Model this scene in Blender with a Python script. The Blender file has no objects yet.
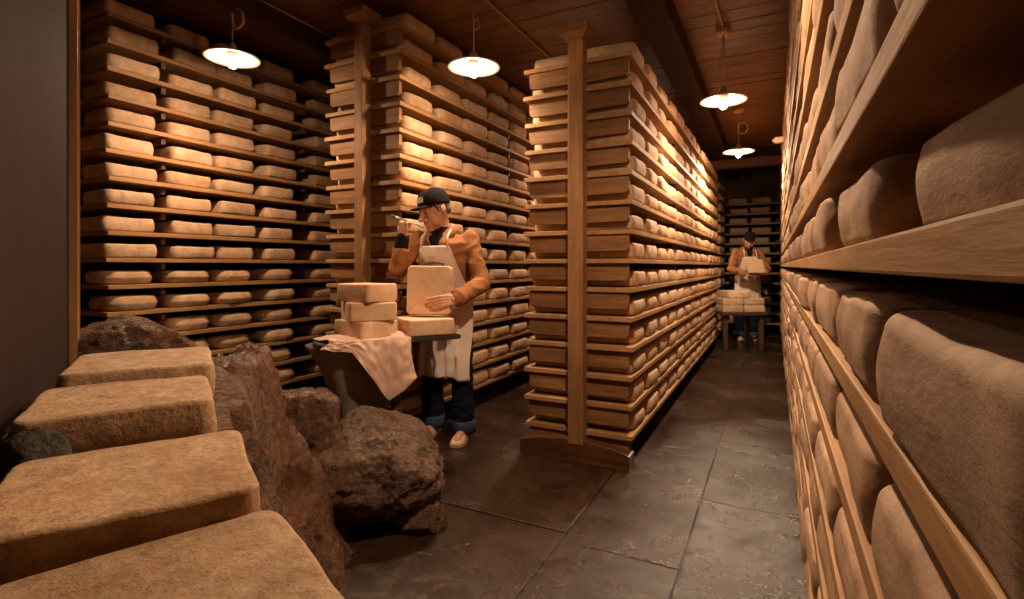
import bpy, bmesh, math, random
from mathutils import Vector, Matrix, noise
from mathutils.bvhtree import BVHTree
random.seed(11)
C = bpy.context.scene.collection
PI = math.pi
F = 522.0
YAW = math.radians(26.7)
SY, CY = math.sin(YAW), math.cos(YAW)
EYE = 1.23

def cw(x, z, h=0.0):
    """a place given as metres to the side of, ahead of and above the viewer's foot -> world"""
    return Vector((-SY * z + CY * x, CY * z + SY * x, h))

# ------------------------------------------------------------------ materials
def newmat(name):
    m = bpy.data.materials.new(name); m.use_nodes = True
    nt = m.node_tree; nt.nodes.clear()
    o = nt.nodes.new('ShaderNodeOutputMaterial'); b = nt.nodes.new('ShaderNodeBsdfPrincipled')
    nt.links.new(b.outputs[0], o.inputs[0])
    return m, nt, b
def N(nt, t, **kw):
    n = nt.nodes.new(t)
    for k, v in kw.items():
        if isinstance(v, (int, float, str, tuple)) and k in n.inputs: n.inputs[k].default_value = v
        else: setattr(n, k, v)
    return n
def pos(nt, scale=(1, 1, 1), rot=(0, 0, 0)):
    g = nt.nodes.new('ShaderNodeNewGeometry'); mp = nt.nodes.new('ShaderNodeMapping')
    mp.inputs['Scale'].default_value = scale; mp.inputs['Rotation'].default_value = rot
    nt.links.new(g.outputs['Position'], mp.inputs[0]); return mp.outputs[0]
def objpos(nt, scale=(1, 1, 1)):
    g = nt.nodes.new('ShaderNodeTexCoord'); mp = nt.nodes.new('ShaderNodeMapping')
    mp.inputs['Scale'].default_value = scale
    nt.links.new(g.outputs['Object'], mp.inputs[0]); return mp.outputs[0]
def noise_n(nt, vec, scale, detail=4, rough=.55, dist=0.0):
    n = nt.nodes.new('ShaderNodeTexNoise')
    n.inputs['Scale'].default_value = scale; n.inputs['Detail'].default_value = detail
    n.inputs['Roughness'].default_value = rough; n.inputs['Distortion'].default_value = dist
    nt.links.new(vec, n.inputs['Vector']); return n.outputs['Fac']
def ramp(nt, fac, stops):
    r = nt.nodes.new('ShaderNodeValToRGB'); e = r.color_ramp.elements
    while len(e) > 1: e.remove(e[-1])
    e[0].position = stops[0][0]; e[0].color = (*stops[0][1], 1)
    for p, c in stops[1:]:
        x = e.new(p); x.color = (*c, 1)
    nt.links.new(fac, r.inputs[0]); return r.outputs[0]
def vramp(nt, fac, a, b, lo, hi):
    m = nt.nodes.new('ShaderNodeMapRange')
    for i, v in ((1, a), (2, b), (3, lo), (4, hi)): m.inputs[i].default_value = v
    nt.links.new(fac, m.inputs[0]); return m.outputs[0]
def mixc(nt, fac, a, b, mode='MIX'):
    m = nt.nodes.new('ShaderNodeMix'); m.data_type = 'RGBA'; m.blend_type = mode
    if isinstance(fac, float): m.inputs[0].default_value = fac
    else: nt.links.new(fac, m.inputs[0])
    for i, v in ((6, a), (7, b)):
        if isinstance(v, tuple): m.inputs[i].default_value = (*v, 1)
        else: nt.links.new(v, m.inputs[i])
    return m.outputs[2]
def bump(nt, b, h, strength, dist=.01):
    n = nt.nodes.new('ShaderNodeBump'); n.inputs['Strength'].default_value = strength; n.inputs['Distance'].default_value = dist
    nt.links.new(h, n.inputs['Height']); nt.links.new(n.outputs[0], b.inputs['Normal'])
def addf(nt, a, b, k=1.0):
    m = nt.nodes.new('ShaderNodeMath'); m.operation = 'MULTIPLY_ADD'; nt.links.new(b, m.inputs[0]); m.inputs[1].default_value = k
    nt.links.new(a, m.inputs[2]); return m.outputs[0]

def mat_cheese(name, light, dark, mott=.5, st=(1, 1, 1), ms=16, bs=.55):
    m, nt, b = newmat(name)
    v = pos(nt, st)
    big = noise_n(nt, v, 2.3, 2); mid = noise_n(nt, v, ms, 5, .6, .4); fine = noise_n(nt, v, 90, 5, .7)
    oi = nt.nodes.new('ShaderNodeObjectInfo')
    c1 = mixc(nt, vramp(nt, mid, .34, .68, 0, 1), dark, light)
    c2 = mixc(nt, vramp(nt, fine, .5, .72, 0, mott), c1, tuple(x * .5 for x in dark))
    tint = ramp(nt, big, [(.3, (.80, .72, .62)), (.5, (1, 1, 1)), (.7, (1.05, .93, .82))])
    c3 = mixc(nt, 1.0, c2, tint, 'MULTIPLY')
    rt = ramp(nt, oi.outputs['Random'], [(0, (.84, .78, .70)), (.5, (1, .98, .95)), (1, (1, .9, .78))])
    c4 = mixc(nt, .8, c3, rt, 'MULTIPLY')
    nt.links.new(c4, b.inputs['Base Color']); b.inputs['Roughness'].default_value = .78
    bump(nt, b, addf(nt, mid, fine, .5), bs, .006)
    return m
def mat_wood(name, light, dark, axis='Y', rough=.6, scale=1.0, spec=.3):
    m, nt, b = newmat(name)
    s = {'X': (1.2, 14, 14), 'Y': (14, 1.2, 14), 'Z': (14, 14, 1.2)}[axis]
    v = pos(nt, tuple(x * scale for x in s))
    g = noise_n(nt, v, 2.2, 5, .6, .8); v2 = pos(nt); blot = noise_n(nt, v2, 2.6, 3)
    w = noise_n(nt, v, 9, 3, .6)
    c = mixc(nt, vramp(nt, g, .3, .7, 0, 1), dark, light)
    c = mixc(nt, vramp(nt, blot, .35, .7, 0, .45), c, tuple(x * .55 for x in dark))
    nt.links.new(c, b.inputs['Base Color']); b.inputs['Roughness'].default_value = rough
    b.inputs['Specular IOR Level'].default_value = spec
    bump(nt, b, addf(nt, g, w, .5), .3, .004)
    return m
def mat_plain(name, col, rough=.5, metal=0.0, var=.12, bscale=0, bstr=0, spec=.5):
    m, nt, b = newmat(name)
    f = noise_n(nt, objpos(nt), 9, 4)
    lo = tuple(max(0, x * (1 - var)) for x in col); hi = tuple(x * (1 + var) for x in col)
    nt.links.new(mixc(nt, vramp(nt, f, .3, .7, 0, 1), lo, hi), b.inputs['Base Color'])
    b.inputs['Roughness'].default_value = rough; b.inputs['Metallic'].default_value = metal
    b.inputs['Specular IOR Level'].default_value = spec
    if bscale: bump(nt, b, noise_n(nt, objpos(nt), bscale, 4), bstr, .005)
    return m
def mat_rock(name, light, dark, red, rough=.42):
    m, nt, b = newmat(name); v = pos(nt)
    a = noise_n(nt, v, 5, 8, .65, .6); f = noise_n(nt, v, 38, 8, .7, .4); r = noise_n(nt, v, 2.3, 3)
    vo = N(nt, 'ShaderNodeTexVoronoi'); vo.inputs['Scale'].default_value = 22; nt.links.new(v, vo.inputs['Vector'])
    c = mixc(nt, vramp(nt, a, .35, .66, 0, 1), dark, light)
    c = mixc(nt, vramp(nt, r, .45, .62, 0, .7), c, red)
    c = mixc(nt, vramp(nt, f, .53, .68, 0, .65), c, tuple(x * 1.5 for x in light))
    nt.links.new(c, b.inputs['Base Color'])
    nt.links.new(vramp(nt, f, .35, .65, rough - .16, rough + .25), b.inputs['Roughness'])
    b.inputs['Specular IOR Level'].default_value = .5
    bump(nt, b, addf(nt, addf(nt, a, f, .6), vo.outputs['Distance'], .25), 1.0, .05)
    return m
def mat_floor():
    m, nt, b = newmat('wet_flagstone'); v = pos(nt)
    a = noise_n(nt, v, 1.7, 4); d = noise_n(nt, v, 9, 8, .65, .5); f = noise_n(nt, v, 60, 6, .7)
    c = mixc(nt, vramp(nt, d, .3, .7, 0, 1), (.010, .0052, .003), (.042, .022, .012))
    c = mixc(nt, vramp(nt, a, .4, .65, 0, .6), c, (.045, .022, .013))
    nt.links.new(c, b.inputs['Base Color'])
    wet = vramp(nt, a, .40, .66, .03, .26)
    nt.links.new(addf(nt, wet, f, .22), b.inputs['Roughness'])
    b.inputs['Specular IOR Level'].default_value = .42
    bump(nt, b, addf(nt, d, f, .45), .5, .014)
    return m
def mat_emit(name, col, s):
    m, nt, b = newmat(name); b.inputs['Base Color'].default_value = (*col, 1)
    b.inputs['Emission Color'].default_value = (*col, 1); b.inputs['Emission Strength'].default_value = s
    return m

M = {}
M['cheese'] = mat_cheese('cheese_rind_pale', (.60, .445, .31), (.43, .285, .18), .35)
M['cheese_old'] = mat_cheese('cheese_rind_aged', (.46, .325, .225), (.26, .155, .095), .5, (1, .45, 1), 13, .4)
M['cheese_fore'] = mat_cheese('cheese_rind_speckled', (.56, .42, .28), (.37, .245, .145), .75, (1, 1, 1), 24, .9)
M['cheese_fresh'] = mat_cheese('cheese_rind_washed', (.80, .58, .40), (.66, .45, .29), .12)
M['woodY'] = mat_wood('spruce_board', (.46, .27, .12), (.30, .155, .06), 'Y')
M['woodX'] = mat_wood('spruce_cross_board', (.34, .175, .07), (.15, .07, .028), 'X')
M['woodXb'] = mat_wood('back_rack_board', (.40, .25, .12), (.25, .14, .06), 'X')
M['woodZ'] = mat_wood('spruce_post', (.36, .19, .08), (.21, .10, .04), 'Z')
M['skid'] = mat_wood('dark_skid', (.14, .06, .025), (.06, .025, .012), 'X', .35)
M['dark_post'] = mat_wood('dark_inner_post', (.15, .07, .035), (.08, .035, .018), 'Z')
M['ceil'] = mat_wood('smoked_ceiling_plank', (.25, .115, .055), (.12, .052, .026), 'X', .5, .7)
M['beam'] = mat_wood('smoked_beam', (.075, .034, .016), (.04, .018, .009), 'Y', .8, 1.0, .1)
M['wallm'] = mat_wood('smoked_wall', (.10, .055, .032), (.05, .026, .015), 'Z', .7, .6)
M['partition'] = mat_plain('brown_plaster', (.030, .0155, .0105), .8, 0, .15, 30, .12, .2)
M['trim'] = mat_wood('door_trim_wood', (.50, .28, .13), (.32, .16, .07), 'Z', .45)
M['floor'] = mat_floor()
M['rock'] = mat_rock('wet_brown_rock', (.20, .10, .052), (.045, .021, .012), (.15, .055, .022), .26)
M['rock2'] = mat_rock('grey_brown_rock', (.21, .13, .08), (.05, .027, .016), (.14, .06, .03), .26)
M['rock3'] = mat_rock('grey_rock', (.13, .12, .10), (.06, .055, .045), (.09, .07, .05), .6)
M['enamel'] = mat_plain('white_enamel', (.85, .80, .76), .35, 0, .03)
M['brass'] = mat_plain('aged_fitting', (.42, .30, .18), .4, .3, .1)
M['cable'] = mat_plain('tan_cable', (.45, .30, .18), .6, 0, .05)
M['junction'] = mat_plain('tan_plastic', (.45, .29, .18), .5, 0, .05)
M['bulb'] = mat_emit('lit_bulb', (1, .67, .42), 420)
M['slate'] = mat_plain('dark_table_metal', (.055, .047, .043), .45, .3, .2)
M['slate2'] = mat_plain('grey_table_metal', (.24, .20, .16), .5, .2, .2)
M['darkwood'] = mat_wood('dark_table_wood', (.11, .06, .035), (.06, .03, .018), 'Z', .5)
M['towel'] = mat_plain('cream_cloth', (.66, .46, .36), .9, 0, .07, 120, .5)
M['skin'] = mat_plain('skin', (.58, .29, .185), .5, 0, .08, 60, .05)
M['jacket'] = mat_plain('tan_work_jacket', (.34, .145, .06), .9, 0, .16, 70, .4, .2)
M['apron'] = mat_plain('white_apron', (.78, .66, .58), .85, 0, .05, 90, .25)
M['jeans'] = mat_plain('dark_blue_denim', (.008, .012, .028), .9, 0, .35, 110, .3, .2)
M['jeans_cuff'] = mat_plain('denim_inside', (.03, .055, .14), .85, 0, .3, 110, .3)
M['black'] = mat_plain('black_cloth', (.012, .010, .010), 1.0, 0, .2, 90, .2, .15)
M['grey_badge'] = mat_plain('badge_grey', (.55, .47, .40), .7)
M['hair'] = mat_plain('grey_hair', (.16, .11, .085), .8, 0, .3, 150, .6)
M['dark_hair'] = mat_plain('dark_hair', (.03, .02, .015), .7, 0, .3, 150, .6)
M['eye'] = mat_plain('eye_dark', (.05, .03, .02), .2)
M['clog'] = mat_plain('cream_clog_leather', (.66, .52, .36), .45, 0, .08)
M['ink'] = mat_plain('print_brown', (.10, .04, .03), .8)
M['steel'] = mat_plain('bright_steel', (.75, .68, .58), .25, .8, .05)

# ------------------------------------------------------------------ mesh helpers
def obj(name, bm, mat, parent=None, smooth=False, loc=None):
    me = bpy.data.meshes.new(name)
    if isinstance(bm, bmesh.types.BMesh): bm.to_mesh(me); bm.free()
    else: me.from_pydata(bm[0], [], bm[1])
    for mm in (mat if isinstance(mat, (list, tuple)) else [mat]):
        me.materials.append(M[mm] if isinstance(mm, str) else mm)
    if smooth: me.polygons.foreach_set('use_smooth', [True] * len(me.polygons))
    me.update()
    o = bpy.data.objects.new(name, me); C.objects.link(o)
    if parent: o.parent = parent
    if loc is not None: o.location = loc
    return o
def empty(name, loc=(0, 0, 0), rz=0.0):
    o = bpy.data.objects.new(name, None); o.empty_display_size = .1; C.objects.link(o)
    o.location = loc; o.rotation_euler = (0, 0, rz); return o
def tag(o, label, cat, group=None, kind=None):
    o['label'] = label; o['category'] = cat
    if group: o['group'] = group
    if kind: o['kind'] = kind
    return o
def struct(o): o['kind'] = 'structure'; return o
def box(bm, x0, x1, y0, y1, z0, z1, bev=0.0, mi=0, mtx=None):
    r = bmesh.ops.create_cube(bm, size=1.0)
    vs = r['verts']
    for v in vs:
        v.co = Vector((x0 + (v.co.x + .5) * (x1 - x0), y0 + (v.co.y + .5) * (y1 - y0), z0 + (v.co.z + .5) * (z1 - z0)))
        if mtx: v.co = mtx @ v.co
    es = list({e for v in vs for e in v.link_edges})
    fs = list({f for v in vs for f in v.link_faces})
    for f in fs: f.material_index = mi
    if bev: bmesh.ops.bevel(bm, geom=es, offset=bev, segments=2, affect='EDGES', profile=.6)
def tube(bm, pts, r, seg=8, caps=True):
    pts = [Vector(p) for p in pts]; rs = r if isinstance(r, (list, tuple)) else [r] * len(pts)
    rings = []; up = Vector((0, 0, 1))
    for i, p in enumerate(pts):
        t = (pts[min(i + 1, len(pts) - 1)] - pts[max(i - 1, 0)]).normalized()
        a = t.cross(up)
        if a.length < .05: a = t.cross(Vector((1, 0, 0)))
        a.normalize(); b = t.cross(a).normalized()
        rings.append([bm.verts.new(p + (a * math.cos(2 * PI * k / seg) + b * math.sin(2 * PI * k / seg)) * rs[i]) for k in range(seg)])
    for A, B in zip(rings, rings[1:]):
        for k in range(seg): bm.faces.new((A[k], A[(k + 1) % seg], B[(k + 1) % seg], B[k]))
    if caps: bm.faces.new(rings[0][::-1]); bm.faces.new(rings[-1])
    bmesh.ops.recalc_face_normals(bm, faces=bm.faces)
def lathe(bm, prof, seg=40, c=(0, 0, 0)):
    c = Vector(c); rings = []
    for r, z in prof:
        if r < 1e-6: rings.append([bm.verts.new(c + Vector((0, 0, z)))])
        else: rings.append([bm.verts.new(c + Vector((r * math.cos(2 * PI * k / seg), r * math.sin(2 * PI * k / seg), z))) for k in range(seg)])
    for A, B in zip(rings, rings[1:]):
        for k in range(seg):
            j = (k + 1) % seg
            if len(A) == 1 and len(B) == 1: continue
            if len(A) == 1: bm.faces.new((A[0], B[k], B[j]))
            elif len(B) == 1: bm.faces.new((A[k], B[0], A[j]))
            else: bm.faces.new((A[k], A[j], B[j], B[k]))
    bmesh.ops.recalc_face_normals(bm, faces=bm.faces)

# ------------------------------------------------------------------ cheese mesh
def cheese_mesh(w, d, h, R, r, seed, nseg=9, nprof=4, ntop=2, amp=.004, bulge=.004, mat='cheese'):
    """a slab standing on z=0, centred in plan; R plan corner radius, r edge rounding"""
    rnd = random.Random(seed)
    out = []
    for cx, cy, a0 in ((1, 1, 0), (-1, 1, 90), (-1, -1, 180), (1, -1, 270)):
        for k in range(nseg):
            a = math.radians(a0 + 90 * k / (nseg - 1)) if nseg > 1 else math.radians(a0 + 45)
            out.append((cx, cy, math.cos(a), math.sin(a)))
    # straight-side subdivisions
    def ring(inset, z, bul):
        rr = max(R - inset, .004); W = w / 2 - inset - rr; D = d / 2 - inset - rr
        pts = [((cx * W + rr * ca), (cy * D + rr * sa)) for cx, cy, ca, sa in out]
        res = []
        n = len(pts); sub = max(2, nseg - 2)
        for i in range(n):
            p, q = pts[i], pts[(i + 1) % n]
            res.append(p)
            if (i + 1) % nseg == 0:
                for s in range(1, sub):
                    t = s / sub; res.append((p[0] + (q[0] - p[0]) * t, p[1] + (q[1] - p[1]) * t))
        f = 1 + bul / (min(w, d) / 2)
        return [(x * f, y * f, z) for x, y in res]
    rings = []
    for k in range(ntop): rings.append(ring((min(w, d) / 2 - .006) * (1 - (k / ntop) ** .8) + r * (k / ntop), 0, 0))
    for k in range(nprof + 1):
        a = PI / 2 * k / nprof; rings.append(ring(r * (1 - math.sin(a)), r * (1 - math.cos(a)), 0))
    ns = max(1, nprof - 2)
    for k in range(1, ns + 1):
        t = k / (ns + 1); rings.append(ring(0, r + (h - 2 * r) * t, bulge * math.sin(PI * t)))
    for k in range(nprof + 1):
        a = PI / 2 * k / nprof; rings.append(ring(r * (1 - math.cos(a)), h - r + r * math.sin(a), 0))
    for k in range(ntop - 1, -1, -1): rings.append(ring((min(w, d) / 2 - .006) * (1 - (k / ntop) ** .8) + r * (k / ntop), h, 0))
    off = Vector((rnd.random() * 50, rnd.random() * 50, rnd.random() * 50))
    verts = []; n = len(rings[0])
    sh = (rnd.uniform(-.05, .05), rnd.uniform(-.05, .05))
    for rg in rings:
        for p in rg:
            v = Vector(p)
            dn = noise.noise_vector(v * 6 + off) * amp * 1.6 + noise.noise_vector(v * 22 + off) * amp * .6
            k = 1 if v.z > .002 else 0
            x = v + Vector((dn.x, dn.y, dn.z * k))
            x.x += sh[0] * v.z; x.y += sh[1] * v.z
            x.z = max(x.z, 0)
            verts.append(x)
    faces = []
    for i in range(len(rings) - 1):
        for k in range(n):
            j = (k + 1) % n
            faces.append((i * n + k, i * n + j, (i + 1) * n + j, (i + 1) * n + k))
    faces.append(tuple(range(n - 1, -1, -1))); faces.append(tuple(range((len(rings) - 1) * n, len(rings) * n)))
    me = bpy.data.meshes.new('cheese'); me.from_pydata([tuple(v) for v in verts], [], faces)
    me.materials.append(M[mat]); me.polygons.foreach_set('use_smooth', [True] * len(me.polygons)); me.update()
    return me
VAR = {
 'std': [cheese_mesh(.335, random.uniform(.31, .335), random.uniform(.088, .104), .035 + .01 * (i % 3), .016, i, mat='cheese') for i in range(8)],
 'wide': [cheese_mesh(.345, random.uniform(.335, .372), random.uniform(.092, .108), .045 + .012 * (i % 3), .022, 20 + i, mat='cheese') for i in range(8)],
 'round': [cheese_mesh(.335, .325, random.uniform(.085, .100), .10, .030, 40 + i, bulge=.006, mat='cheese') for i in range(6)],
 'aged': [cheese_mesh(.33, .385, random.uniform(.100, .110), .035 + .01 * (i % 3), .016, 60 + i, 12, 8, 5, .0035, .004, mat='cheese_old') for i in range(8)],
}
cheese_list = []
def put_cheese(me, loc, rz=0.0, name='square_cheese', info=None):
    o = bpy.data.objects.new(name, me); C.objects.link(o)
    o.location = loc; o.rotation_euler = (0, 0, rz)
    cheese_list.append((o, info)); return o
EXPOSURE=-0.15
# ------------------------------------------------------------------ table, cloth and cheeses in front of the man
TD = Vector((.83, .557)); TN = Vector((-.557, .83)); T0 = Vector((-1.03, 2.75))
TROT = math.atan2(cw(*TD).y, cw(*TD).x)
def tp(a, b, h=0): p = T0 + TD * a + TN * b; return cw(p.x, p.y, h)
table = empty('work_table', tp(0, 0, 0), TROT); tag(table, 'dark metal topped work table with a flared grey end, in front of the man', 'table')
TL, TW, TH = .86, .40, .808
g = bmesh.new()          # top: rounded at the far-left end, a shallow lip
n = 14; outl = [(TL, 0), (TL, TW)] + [(.03 + .11 * (1 - k / n) - .06 * math.sin(PI * k / n), TW - TW * k / n) for k in range(n + 1)]
A = [g.verts.new((a, b, TH - .028)) for a, b in outl]; B = [g.verts.new((a, b, TH)) for a, b in outl]
g.faces.new(A[::-1]); g.faces.new(B)
for k in range(len(outl)):
    j = (k + 1) % len(outl); g.faces.new((A[k], A[j], B[j], B[k]))
bmesh.ops.recalc_face_normals(g, faces=g.faces)
bmesh.ops.bevel(g, geom=[e for e in g.edges if abs((e.verts[0].co.z - e.verts[1].co.z)) < 1e-6], offset=.005, segments=2, affect='EDGES')
obj('table_top', g, 'slate', table)
g = bmesh.new()          # flared pedestal under the left half: a curved shell narrowing downwards
rows = []; NR = 18; seg = 40
for i in range(NR + 1):
    t = i / NR; z = TH - .03 - t * .60
    hw = .12 + (.19 * (1 - t) ** 2.0) ; cxx = .30; hd = .075 + .10 * (1 - t) ** 1.6
    ring_ = []
    for k in range(seg):
        a = 2 * PI * k / seg; ca, sa = math.cos(a), math.sin(a)
        ex = .62
        ring_.append(g.verts.new((cxx + hw * math.copysign(abs(ca) ** ex, ca) * (1.0 if ca > 0 else .98), TW / 2 + hd * math.copysign(abs(sa) ** ex, sa), z)))
    rows.append(ring_)
for P_, Q_ in zip(rows, rows[1:]):
    for k in range(seg): g.faces.new((P_[k], P_[(k + 1) % seg], Q_[(k + 1) % seg], Q_[k]))
g.faces.new(rows[0]); g.faces.new(rows[-1][::-1]); bmesh.ops.recalc_face_normals(g, faces=g.faces)
obj('flared_pedestal', g, 'slate2', table, True)
g = bmesh.new(); box(g, .14, .40, .10, .30, 0, .182, .01); obj('pedestal_foot', g, 'slate', table)
for a, b in ((.44, .03), (.44, TW - .08)):
    g = bmesh.new(); box(g, a, a + .05, b, b + .05, 0, TH - .03, .004); obj('leg', g, 'darkwood', table)
g = bmesh.new(); box(g, .46, .49, .08, TW - .09, TH - .10, TH - .029, .003); obj('apron_rail', g, 'darkwood', table)

def tcheese(a, b, h, w, d, th, rot, seed, label, group=None):
    me = cheese_mesh(w, d, th, .02, .010, seed, 8, 5, 4, .002, .002, mat='cheese_fresh')
    o = bpy.data.objects.new('square_cheese', me); C.objects.link(o); o.location = tp(a, b, h); o.rotation_euler = (0, 0, TROT + rot)
    return tag(o, label, 'cheese', group)
tcheese(.325, .19, TH + .006, .25, .28, .100, .30, 401, 'square cheese at the bottom of the stack of three on the table', 'stack of cheeses on the table')
tcheese(.345, .195, TH + .107, .27, .28, .106, -.10, 402, 'square cheese in the middle of the stack of three on the table', 'stack of cheeses on the table')
tcheese(.335, .19, TH + .214, .23, .27, .104, .40, 403, 'square cheese on top of the stack of three on the table', 'stack of cheeses on the table')
flat = tcheese(.695, .17, TH + .002, .29, .31, .098, -.10, 404, 'flat square cheese on the table under the one the man holds upright')

def cloth():
    g = bmesh.new(); na, nb = 90, 90; rows = []
    r = Vector((0, 0, 0))
    for i in range(na + 1):
        s = i / na; row = []
        for j in range(nb + 1):
            t = j / nb
            L = .23 + .33                       # on the table, then hanging
            q = t * L
            # along the edge: cloth skewed so the hanging corner swings to one side
            a0 = .03 + .51 * s
            hang = max(0, q - .225)
            k = .10 + .25 * s if s < .35 else (.19 + 2.6 * (s - .35) if s < .68 else 1.05 - 1.1 * (s - .68))
            hang *= min(k, 1.2)
            a = a0 + .03 * math.sin(4 * t + 2 * s) + hang * (.10)
            wv = noise.noise(Vector((s * 5, t * 4, 2.0))); w2 = noise.noise(Vector((s * 13, t * 9, 5.0)))
            if hang <= 0:
                b = .215 - q + .0; z = TH + .006 + .012 * (wv + .6) + .004 * w2
                # bunch up around the lowest cheese
                z += .02 * max(0, math.sin(s * 9 + t * 3)) * (1 - abs(s - .5))
            else:
                b = -.012 - .012 * math.sin(min(1, hang / .05) * PI / 2) - .026 * (math.sin(s * 15 + 1.2 * t) + 1) * min(1, hang * 7) * .6 - .010 * w2
                z = TH + .010 + .004 * w2 + .012 * (wv + .6) * max(0, 1 - hang * 8) - hang
            row.append(g.verts.new((a, b, z)))
        rows.append(row)
    for i in range(na):
        for j in range(nb): g.faces.new((rows[i][j], rows[i + 1][j], rows[i + 1][j + 1], rows[i][j + 1]))
    bmesh.ops.recalc_face_normals(g, faces=g.faces)
    return g
o = obj('cloth', cloth(), 'towel', smooth=True); o.location = tp(0, 0, 0); o.rotation_euler = (0, 0, TROT)
md = o.modifiers.new('thick', 'SOLIDIFY'); md.thickness = .005
tag(o, 'cream cloth draped over the front edge of the work table', 'cloth')

# ------------------------------------------------------------------ figures
SPH = {}
def ellip(bm, c, r, mtx=None, seg=16):
    if seg not in SPH:
        t = bmesh.new(); bmesh.ops.create_uvsphere(t, u_segments=seg, v_segments=seg // 2 + 2, radius=1.0); t.verts.index_update()
        SPH[seg] = ([v.co.copy() for v in t.verts], [[v.index for v in f.verts] for f in t.faces]); t.free()
    V_, F_ = SPH[seg]; c = Vector(c); nv = []
    for q in V_:
        p = Vector((q.x * r[0], q.y * r[1], q.z * r[2])) + c
        nv.append(bm.verts.new(mtx @ p if mtx else p))
    for f in F_: bm.faces.new([nv[k] for k in f])
def caps(bm, pts, rs, mtx=None, seg=14, fl=None):
    """tapered round-ended limb through pts"""
    pts = [Vector(p) for p in pts]
    for (p, a), (q, b) in zip(zip(pts, rs), list(zip(pts, rs))[1:]):
        L = (q - p).length; n = max(2, int(L / (min(a, b) * .45)))
        for k in range(n + 1):
            t = k / n; rr = a + (b - a) * t; c = p.lerp(q, t)
            ellip(bm, c, (rr, rr, rr), mtx, seg)
def loft(bm, secs, seg=28):
    """secs: (centre, half width, half depth, turn)"""
    rings = []
    for c, a, b, yw in secs:
        c = Vector(c); rings.append([bm.verts.new(c + Matrix.Rotation(yw, 3, 'Z') @ Vector((a * math.cos(2 * PI * k / seg), b * math.sin(2 * PI * k / seg), 0))) for k in range(seg)])
    for A, B in zip(rings, rings[1:]):
        for k in range(seg): bm.faces.new((A[k], A[(k + 1) % seg], B[(k + 1) % seg], B[k]))
    bm.faces.new(rings[0][::-1]); bm.faces.new(rings[-1])
def meld(name, bm, mat, parent, vox=.006, smooth=4, fold=0.0, fs=9.0, keep=None):
    me = bpy.data.meshes.new('tmp'); bmesh.ops.recalc_face_normals(bm, faces=bm.faces); bm.to_mesh(me); bm.free()
    t = bpy.data.objects.new('tmp', me); C.objects.link(t)
    m = t.modifiers.new('r', 'REMESH'); m.mode = 'VOXEL'; m.voxel_size = vox; m.use_smooth_shade = True
    if smooth: s = t.modifiers.new('s', 'SMOOTH'); s.iterations = smooth; s.factor = .5
    dgx = bpy.context.evaluated_depsgraph_get(); ev = t.evaluated_get(dgx)
    out = bpy.data.meshes.new_from_object(ev, depsgraph=dgx); bpy.data.objects.remove(t)
    out.materials.clear(); out.materials.append(M[mat]); out.name = name
    if fold:
        nrm = [v.normal.copy() for v in out.vertices]
        for v, nn in zip(out.vertices, nrm):
            p = v.co; k = .45 - 1.9 * abs(noise.noise(Vector((p.x * fs, p.y * fs, p.z * fs * 1.5)))) + .35 * noise.noise(p * fs * 2.2) if fs < 20 else noise.noise(p * fs)
            v.co = p + nn * k * fold
    out.polygons.foreach_set('use_smooth', [True] * len(out.polygons)); out.update()
    o = bpy.data.objects.new(name, out); C.objects.link(o)
    if parent: o.parent = parent
    return o
def basis(fw, up):
    fw = Vector(fw).normalized(); y = -fw; z = Vector(up); z = (z - y * z.dot(y)).normalized(); x = y.cross(z)
    return Matrix(((x.x, y.x, z.x), (x.y, y.y, z.y), (x.z, y.z, z.z)))
def hand(bm, wrist, tip, back, curl, thumb_side, spread=.012, thumb_curl=.5, L=.085):
    """wrist point, direction of the fingers, direction of the back of the hand; curl per finger in radians"""
    f = Vector(tip).normalized(); bk = Vector(back); bk = (bk - f * bk.dot(f)).normalized(); s = f.cross(bk).normalized() * thumb_side
    w = Vector(wrist)
    for k in (-1.5, -.5, .5, 1.5):     # palm
        caps(bm, [w + s * k * .011, w + f * L * .5 + s * k * .017, w + f * L + s * k * .019], [.017, .016, .0125], seg=10)
    lens = (.036, .042, .039, .030)
    for i in range(4):
        k = 1.5 - i; p = w + f * L + s * k * .0195; d = f.copy(); pts = [p]; c = curl[i]
        for sgm in range(3):
            ax = s * thumb_side
            d = (d * math.cos(c) - bk * math.sin(c)).normalized() if sgm == 0 else (Matrix.Rotation(-c * thumb_side * 1.0, 3, s) @ d)
            p = p + d * lens[i] * (1, .75, .6)[sgm]; pts.append(p)
        caps(bm, pts, [.0098, .009, .0083, .0072], seg=10)
    p0 = w + f * .025 + s * .026; d = (f * .65 + s * .75 - bk * .25).normalized(); p1 = p0 + d * .038
    d2 = (d * math.cos(thumb_curl) + (f * .6 - s * .55 - bk * .5).normalized() * math.sin(thumb_curl)).normalized(); p2 = p1 + d2 * .032; p3 = p2 + d2 * .022
    caps(bm, [p0, p1, p2, p3], [.0145, .012, .0105, .009], seg=10)
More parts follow.
